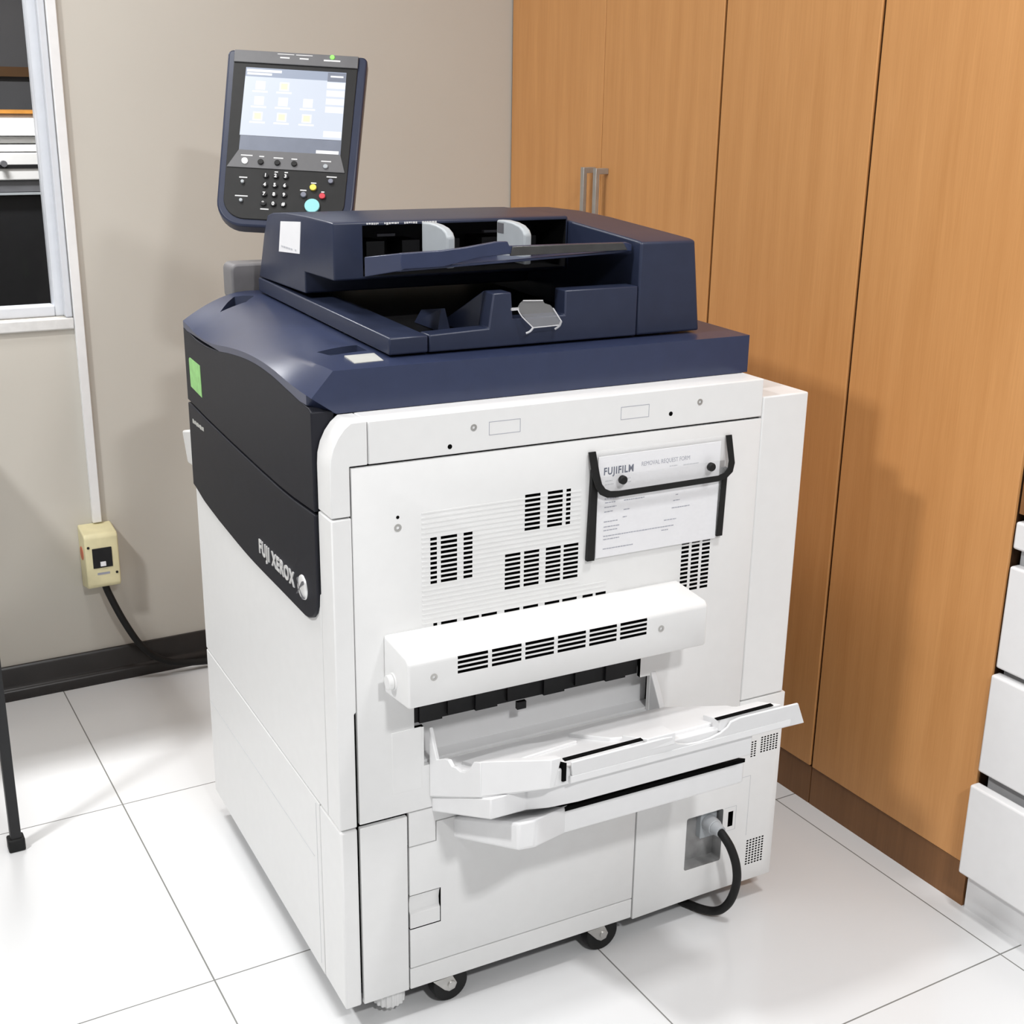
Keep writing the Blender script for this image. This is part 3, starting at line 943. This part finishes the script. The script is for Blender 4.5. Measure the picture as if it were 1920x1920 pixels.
for x in (0.20, 0.26, 0.33, 0.40, 0.47):
    fo.box(x, x + 0.03, 0.36, 0.42, 1.118, 1.142)
fo.use(MIDGREY)
fo.box(0.215, 0.245, 0.352, 0.36, 1.150, 1.154).box(0.40, 0.425, 0.352, 0.36, 1.150, 1.154)
obj('feed_rollers', fo, None, head)
fm = MB()
x = 0.181
for k in range(30):
    wdt = random.uniform(0.0015, 0.004)
    if k % 8 < 6:
        fm.box(x, x + wdt, 0.309, 0.3102, 1.1730 - random.uniform(0, 0.0015), 1.1752)
    x += wdt + 0.0012
obj('print_marks', fm, PRINTW, head)
lb = MB().use(LABELW).prism([(0.463, 1.1155), (0.569, 1.1085), (0.5535, 1.159), (0.4525, 1.1665)], 'x', 0.1262, 0.1275)
lb.use(INKL)
for k in range(5):
    lb.box(0.1258, 0.1263, 0.497 + 0.012 * k, 0.506 + 0.012 * k, 1.1175, 1.1205)
lb.box(0.1258, 0.1263, 0.478, 0.484, 1.1180, 1.1210)
obj('white_label', lb, None, head, label='white paper label')
# input tray, its stopper bar and the two side guides
rim = [(0.150, 0.130), (0.150, 0.130)]
it = MB()
TP = [(0.153, 1.1515), (0.216, 1.1530), (0.252, 1.1560), (0.30, 1.1620), (0.318, 1.1618), (0.321, 1.1555), (0.520, 1.1535), (0.5285, 1.1500)]
BP = [(0.5285, 1.1405), (0.42, 1.1425), (0.318, 1.1440), (0.27, 1.1405), (0.216, 1.1305), (0.158, 1.1300), (0.153, 1.1280)]
it.prism(TP + BP, 'y', 0.114, 0.122)
it.loft([(0.153, 0.114, 1.1515), (0.153, 0.114, 1.1280), (0.158, 0.122, 1.1280), (0.158, 0.122, 1.1515)],
        [(0.1275, 0.185, 1.1400), (0.1275, 0.185, 1.1125), (0.134, 0.190, 1.1125), (0.134, 0.190, 1.1400)])
it.loft([(0.155, 0.120, 1.130), (0.5285, 0.120, 1.142), (0.5285, 0.305, 1.128), (0.180, 0.305, 1.115), (0.165, 0.200, 1.120)],
        [(0.155, 0.120, 1.126), (0.5285, 0.120, 1.138), (0.5285, 0.305, 1.124), (0.180, 0.305, 1.111), (0.165, 0.200, 1.116)])
tray = obj('input_tray', it, NAVY_LIT, feeder, bevel=0.001)
obj('stopper_bar', MB().prism([(0.322, 1.1415), (0.325, 1.1550), (0.512, 1.1535), (0.520, 1.1425)], 'y', 0.1115, 0.1165), mat('glossy_grey_bar', (0.05, 0.05, 0.05), 0.25, var=0.1), tray, bevel=0.001)
for gx in (0.250, 0.376):
    gpts = [(0.172, 1.120), (0.172, 1.164), (0.178, 1.171), (0.190, 1.176), (0.21, 1.179), (0.235, 1.180), (0.262, 1.1785), (0.262, 1.120)]
    g = obj('paper_guide', MB().prism(gpts, 'x', gx, gx + 0.013), GREY, tray, bevel=0.003, seg=3)
    if gx > 0.3:
        obj('guide_mark', MB().box(gx - 0.0006, gx + 0.0005, 0.238, 0.258, 1.160, 1.175), MIDGREY, g)
# clear clip on the near wall
cl = MB().use(CLEARG)
T4 = [(0.3235, 0.092, 1.0690), (0.3285, 0.093, 1.0765), (0.333, 0.093, 1.0800), (0.3655, 0.093, 1.0785), (0.368, 0.092, 1.0745), (0.377, 0.091, 1.0715), (0.381, 0.090, 1.067), (0.3915, 0.0835, 1.0480), (0.386, 0.082, 1.0430), (0.344, 0.082, 1.0420)]
cl.loft(T4, [(x, y + 0.002, z - 0.0005) for x, y, z in T4])
cl.use(CLEARE)
cl.tube([(0.344, 0.082, 1.0420), (0.340, 0.083, 1.037), (0.335, 0.086, 1.034)], 0.0016, 8, 3)
cl.tube([(0.3915, 0.0835, 1.048), (0.390, 0.086, 1.041), (0.385, 0.09, 1.036)], 0.0016, 8, 3)
cl.tube([(0.3235, 0.092, 1.069), (0.329, 0.088, 1.058), (0.344, 0.0815, 1.0420)], 0.0009, 8, 3)
cl.tube([(0.344, 0.0815, 1.0420), (0.366, 0.0815, 1.0425), (0.386, 0.0815, 1.0430)], 0.0008, 8, 3)
cl.tube([(0.381, 0.090, 1.067), (0.3915, 0.083, 1.048)], 0.001, 8, 3)
cl.tube([(0.333, 0.093, 1.080), (0.3655, 0.093, 1.0785)], 0.0009, 8, 3)
cl.box(0.314, 0.328, 0.096, 0.099, 1.066, 1.070)
obj('clear_clip', cl, None, feeder, label='clear plastic clip')

# ---- control panel on its arm
RT, UP, NM = Vector((0.8914, -0.4513, -0.0415)), Vector((0.2673, 0.4496, 0.8523)), Vector((-0.3660, -0.7708, 0.5214))
PC = Vector((0.2500, 0.8315, 1.3408))
K = 0.87
PM = Matrix((tuple(RT) + (0,), tuple(UP) + (0,), tuple(NM) + (0,), (0, 0, 0, 1))).transposed()
PM = Matrix.Translation(PC) @ PM.to_3x3().to_4x4() @ Matrix.Scale(K, 4)


def trap(l, r, b, t, bl, br, rad, rtop=0.012):
    """console outline, narrowing a little to the bottom"""
    pts = rrect(l, r, b, t, rad, 8, (rad, rad, rtop, rtop))
    return [(u + (t - v) / (t - b) * (bl if u < 0 else br), v) for u, v in pts]


pn = MB(PM)
pn.prism(trap(-0.1475, 0.1475, -0.283, 0.1215, 0.009, -0.008, 0.055), 'z', -0.030, 0.002)
panel = obj('control_panel', pn, NAVY, cp, bevel=0.004, seg=3)
fc = MB(PM).prism(trap(-0.1330, 0.1290, -0.268, 0.1190, 0.008, -0.008, 0.045, 0.002), 'z', 0.001, 0.0045)
obj('face_plate', fc, CONSOLE, panel, bevel=0.001)
tp = MB(PM).box(-0.1325, 0.1285, 0.0900, 0.1185, 0.0045, 0.0075)
obj('indicator_strip', tp, CONSG, panel, bevel=0.001)
gz = MB(PM).use(CONSB).prism([(-0.104, -0.114), (0.106, -0.114), (0.106, -0.080), (-0.104, -0.080)], 'z', 0.0044, 0.0052)
gz.use(CONSG).prism([(-0.104, -0.1135), (0.106, -0.1135), (0.1175, -0.1535), (-0.1255, -0.1535)], 'z', 0.0044, 0.0062)
gz.use(PRINTW).box(0.055, 0.102, -0.1125, -0.105, 0.005, 0.0056)
obj('button_ledge', gz, None, panel)
sm = MB(PM).use(SCRB).box(-0.1055, 0.1055, -0.079, 0.079, 0.0044, 0.0056)
sm.use(SCRH).box(-0.1055, 0.1055, 0.058, 0.079, 0.0055, 0.0058).use(CONSB).box(0.067, 0.1055, 0.056, 0.077, 0.0057, 0.0060)
sm.use(SCRL)
sm.box(-0.103, -0.030, 0.069, 0.075, 0.0057, 0.0060).box(-0.102, -0.050, 0.062, 0.067, 0.0057, 0.0060).box(0.073, 0.100, 0.066, 0.070, 0.0059, 0.0062)
for r_, us in ((0.036, (-0.072, -0.022)), (0.000, (-0.072, -0.022, 0.030)), (-0.036, (-0.072, -0.022, 0.030))):
    for u in us:
        sm.use(SCRL).box(u - 0.010, u + 0.010, r_ - 0.008, r_ + 0.012, 0.0055, 0.0059)
        if (r_ > 0.03 and u > -0.05) or r_ < -0.03:
            sm.use(SCRO).box(u - 0.007, u + 0.007, r_ - 0.005, r_ + 0.009, 0.0058, 0.0061)
        sm.use(SCRL).box(u - 0.016, u + 0.016, r_ - 0.0145, r_ - 0.0105, 0.0055, 0.0058)
for v in (0.048, 0.029, 0.010, -0.009, -0.066):
    sm.use(SCRL).box(0.067, 0.105, v - 0.008, v + 0.006, 0.0055, 0.0058)
obj('screen', sm, None, panel)


def btn(name, u, v, r, m, n=20, h=0.010):
    obj(name, MB(PM).cyl((u, v, 0.0045), 'z', r, h - 0.0045, n), m, panel, bevel=0.0008)


btn('power_light', 0.0735, 0.1125, 0.0048, LEDG)
btn('menu_button', -0.0895, -0.1390, 0.0062, LEDW)
for u in (-0.0565, -0.0222, 0.0125):
    btn('menu_button', u, -0.1400, 0.0060, CONSOLE)
btn('menu_button', 0.0775, -0.1425, 0.0050, GREY)
btn('clear_button', 0.0555, -0.1915, 0.0070, YEL)
btn('stop_button', 0.0755, -0.2098, 0.0064, RED)
btn('side_button', 0.0370, -0.2090, 0.0058, BTNG)
btn('side_button', 0.0905, -0.1752, 0.0052, BTNG)
btn('start_button', 0.0565, -0.2330, 0.0155, CYAN, 28)
btn('login_button', -0.0900, -0.1865, 0.0036, GREY)
btn('login_button', -0.0895, -0.2285, 0.0036, GREY)
for i, s in enumerate('123456789*0#'):
    u, v = -0.0438 + 0.0205 * (i % 3), -0.1695 - 0.0210 * (i // 3)
    ky = MB(PM).use(CHAR).cyl((u, v, 0.0045), 'z', 0.0058, 0.004, 16)
    ky.use(PRINTW).text(s, 0.0105, Matrix.Translation((u - 0.0028, v - 0.0036, 0.0087)), 0.0002, 0.0004)
    obj('key', ky, None, panel)
for u0, u1, v in ((-0.0985, -0.0745, -0.1260), (-0.0605, -0.0505, -0.1270), (-0.031, -0.011, -0.1285), (0.006, 0.018, -0.1290), (0.0675, 0.088, -0.130),
                  (-0.098, -0.0815, -0.1755), (-0.103, -0.077, -0.2175), (-0.049, -0.032, -0.2445), (0.050, 0.061, -0.1800), (0.029, 0.042, -0.1975), (0.0725, 0.079, -0.1990), (0.081, 0.102, -0.1640),
                  (-0.0265, -0.0195, -0.1595), (-0.006, 0.001, -0.1595)):
    obj('printed_label', MB(PM).box(u0, u1, v - 0.0012, v + 0.0012, 0.0060 if v > -0.15 else 0.0043, 0.0065 if v > -0.15 else 0.0048), PRINTW, panel)
for u0, u1, v0, v1 in ((-0.042, -0.007, 0.1125, 0.1140), (-0.003, 0.032, 0.1125, 0.1140), (-0.036, -0.016, 0.1035, 0.1065), (0.005, 0.024, 0.1035, 0.1065), (0.056, 0.091, 0.1025, 0.1060)):
    obj('printed_label', MB(PM).box(u0, u1, v0, v1, 0.007, 0.0078), PRINTW, panel)
am = MB()
am.prism(rrect(0.088, 0.30, 1.004, 1.071, 0.012, 5), 'y', 0.726, 0.782)
arm = obj('panel_arm', am, ARMG, cp, bevel=0.004, seg=3)
pp = MB()
pp.loft([(0.20, 0.742, 1.06), (0.28, 0.742, 1.06), (0.28, 0.778, 1.06), (0.20, 0.778, 1.06)], [(0.215, 0.868, 1.30), (0.305, 0.845, 1.30), (0.31, 0.885, 1.30), (0.22, 0.91, 1.30)])
obj('panel_post', pp, ARMG, arm, bevel=0.004)

# tray on the far left side of the machine
lt2 = MB()
lt2.loft([(0.005, D, 0.705), (0.45, D, 0.705), (0.45, 0.95, 0.655), (0.042, 0.95, 0.655)][::1], [(-0.004, D + 0.001, 0.78), (0.45, D + 0.001, 0.78), (0.45, 0.955, 0.722), (0.036, 0.955, 0.722)])
obj('catch_shelf', lt2, WHITE, cp, bevel=0.004)

# casters and levelling foot
for (x, y, a) in ((0.165, 0.0135, 4), (0.445, 0.0135, 3), (0.635, 0.090, -25), (0.165, 0.66, 10), (0.63, 0.66, 20)):
    Mx = Matrix.Translation((x, y, 0)) @ Matrix.Rotation(math.radians(a), 4, 'Z')
    wh = MB(Mx).cyl((0.010, -0.010, 0.0305), 'y', 0.0305, 0.021, 36)
    fk = MB(Mx)
    for yy in (-0.0128, 0.0125):
        fk.prism([(-0.022, 0.0462), (0.012, 0.0462), (0.020, 0.030), (0.016, 0.021), (0.006, 0.019), (-0.002, 0.024)], 'y', yy, yy + 0.002)
    fk.box(-0.018, 0.010, -0.003, 0.0145, 0.044, 0.052)
    c_ = obj('caster', fk, STEEL, cp, bevel=0.0006)
    obj('wheel', wh, RUBBER, c_, bevel=0.002, seg=2)
    obj('axle_bolt', MB(Mx).cyl((0.010, -0.0150, 0.0305), 'y', 0.0068, 0.030, 18), STEEL, c_, bevel=0.0008)
lf = MB()
ring = []
for k in range(72):
    rr_ = 0.0250 if k % 4 < 2 else 0.0228
    t = 2 * math.pi * k / 72
    ring.append((0.083 + rr_ * math.cos(t), 0.034 + rr_ * math.sin(t)))
lf.prism(ring, 'z', 0.016, 0.040)
lf.cyl((0.083, 0.034, 0.0), 'z', 0.009, 0.016, 24).cyl((0.083, 0.034, 0.04), 'z', 0.007, 0.015, 16)
obj('levelling_foot', lf, WHITE, cp)

# ------------------------------------------------------------------ things on the copier
ANC = (0.515, -0.002, 0.79)
po = thing('document_pouch', 'clear pouch with black edging and two studs on the copier side', 'pouch', mw(ANC), PHI)


def pobj(name, mb, m, parent, **k):
    return obj(name, mb, m, parent, origin=ANC, **k)


pobj('pouch_film', MB().box(0.397, 0.641, -0.0016, -0.0012, 0.704, 0.868), CLEAR, po)
pobj('pouch_film', MB().box(0.400, 0.638, -0.0052, -0.0048, 0.706, 0.832), CLEAR, po)
for a, b, c, d in (((0.3935, 0.705), (0.4065, 0.7045), (0.4085, 0.845), (0.3975, 0.845)), ((0.6295, 0.7095), (0.6405, 0.7095), (0.643, 0.82), (0.634, 0.82))):
    pobj('binding', MB().prism([a, b, c, d], 'y', -0.0075, -0.0008), RUBBER, po, bevel=0.0008)
OUT = [(0.3925, 0.8715), (0.396, 0.835), (0.400, 0.820), (0.408, 0.8085), (0.420, 0.8025), (0.435, 0.8015), (0.62, 0.8025), (0.636, 0.8060), (0.6465, 0.8145), (0.6505, 0.828), (0.6485, 0.8705)]
INN = [(0.6375, 0.8705), (0.6400, 0.832), (0.6370, 0.8215), (0.6300, 0.8145), (0.620, 0.8115), (0.44, 0.8105), (0.426, 0.8120), (0.4165, 0.8165), (0.4105, 0.8245), (0.4080, 0.838), (0.4045, 0.8715)]
fy = -0.0125
fp = MB()


def flap(mb, loop, t):
    # the flap bulges out towards its lower edge
    f = lambda z: -0.002 - 0.011 * min(1, max(0, (0.8715 - z) / 0.05))
    mb.loft([(x, f(z) - t, z) for x, z in loop], [(x, f(z), z) for x, z in loop])


flap(fp, OUT + INN, 0.0016)
tr_ = pobj('flap_trim', fp, RUBBER, po)
fs_ = MB()
flap(fs_, INN, 0.0004)
pobj('flap', fs_, CLEAR, po)
for x, z in ((0.4455, 0.8270), (0.6045, 0.8275)):
    sd = MB().cyl((x, -0.0195, z), 'y', 0.0052, 0.002, 20, 0.0066).cyl((x, -0.0175, z), 'y', 0.0066, 0.005, 20)
    pobj('stud', sd, RUBBER, po)

fa = (0.52, -0.003, 0.78)
fmn = MB().use(PAPER).box(0.4095, 0.6285, -0.0042, -0.0026, 0.7065, 0.8625)
fmn.use(INK)
wdn = MB().text('FUJIFILM', 0.0155, Matrix(), space=1.16)
fmn.text('FUJIFILM', 0.0155, YT(0.4185, 0.8345, -0.00425) @ Matrix.Diagonal((0.0515 / wdn * 1.0, 1, 1, 1)), 0.0002, 0.0004, 1.16)
fmn.use(INKG)
wdn = MB().text('REMOVAL REQUEST FORM', 0.010, Matrix())
fmn.text('REMOVAL REQUEST FORM', 0.0095, YT(0.484, 0.8405, -0.00425) @ Matrix.Diagonal((0.092 / wdn, 1, 1, 1)), 0.0002)


def fline(x0, x1, z, h=0.0016, m=INKG, dense=True):
    fmn.use(m)
    x = x0
    while x < x1:
        wv_ = random.uniform(0.0025, 0.006)
        fmn.box(x, min(x + wv_, x1), -0.0045, -0.0040, z + random.uniform(0, 0.0003), z + h)
        x += wv_ + 0.0009


for a in ((0.535, 0.549, 0.8335), (0.560, 0.588, 0.8325), (0.422, 0.434, 0.824), (0.452, 0.466, 0.824), (0.422, 0.437, 0.8185), (0.452, 0.467, 0.8185)):
    fline(*a, m=INKL)
for a in ((0.422, 0.446, 0.7965), (0.456, 0.469, 0.7985), (0.423, 0.441, 0.7905), (0.456, 0.492, 0.7905), (0.422, 0.443, 0.7835), (0.422, 0.437, 0.7765), (0.456, 0.467, 0.7760),
          (0.549, 0.554, 0.7870), (0.545, 0.557, 0.7780), (0.543, 0.576, 0.7665),
          (0.422, 0.446, 0.7610), (0.455, 0.462, 0.7645), (0.422, 0.450, 0.7530), (0.422, 0.446, 0.7475), (0.422, 0.548, 0.7385), (0.530, 0.552, 0.7485), (0.422, 0.450, 0.7335), (0.526, 0.538, 0.7330), (0.422, 0.475, 0.7185)):
    fline(*a)
pf = obj('paper_form', fmn, None, None, origin=fa)
pf.location = mw(fa)
pf.rotation_euler = (0, 0, PHI)
tag(pf, 'printed white request form slipped inside the clear pouch', 'paper form')

pc = obj('power_cord', MB().tube([(0.668, -0.016, 0.180), (0.668, -0.032, 0.176), (0.674, -0.046, 0.158), (0.683, -0.052, 0.125), (0.689, -0.048, 0.085), (0.687, -0.034, 0.040), (0.676, -0.012, 0.014), (0.655, 0.025, 0.009), (0.64, 0.08, 0.009), (0.66, 0.2, 0.009)], 0.0075), RUBBER, cp, label='black power cord looping to the floor')
obj('plug', MB().cyl((0.668, 0.012, 0.180), 'y', 0.015, -0.020, 24, 0.0135).cyl((0.668, -0.008, 0.180), 'y', 0.0125, -0.016, 24, 0.0095), PLUGG, pc, bevel=0.001, label='light grey plug')
obj('signal_cable', MB().tube([(0.642, 0.20, 1.045), (0.660, 0.205, 1.050), (0.690, 0.215, 1.048), (0.715, 0.225, 1.036), (0.732, 0.235, 1.010), (0.738, 0.245, 0.965), (0.735, 0.25, 0.935)], 0.0055), CABLEG, feeder, label='grey looping cable')

for o in SC.objects:
    if o.parent is None and o.type == 'MESH' and 'kind' not in o and 'label' not in o:
        print('UNTAGGED', o.name)
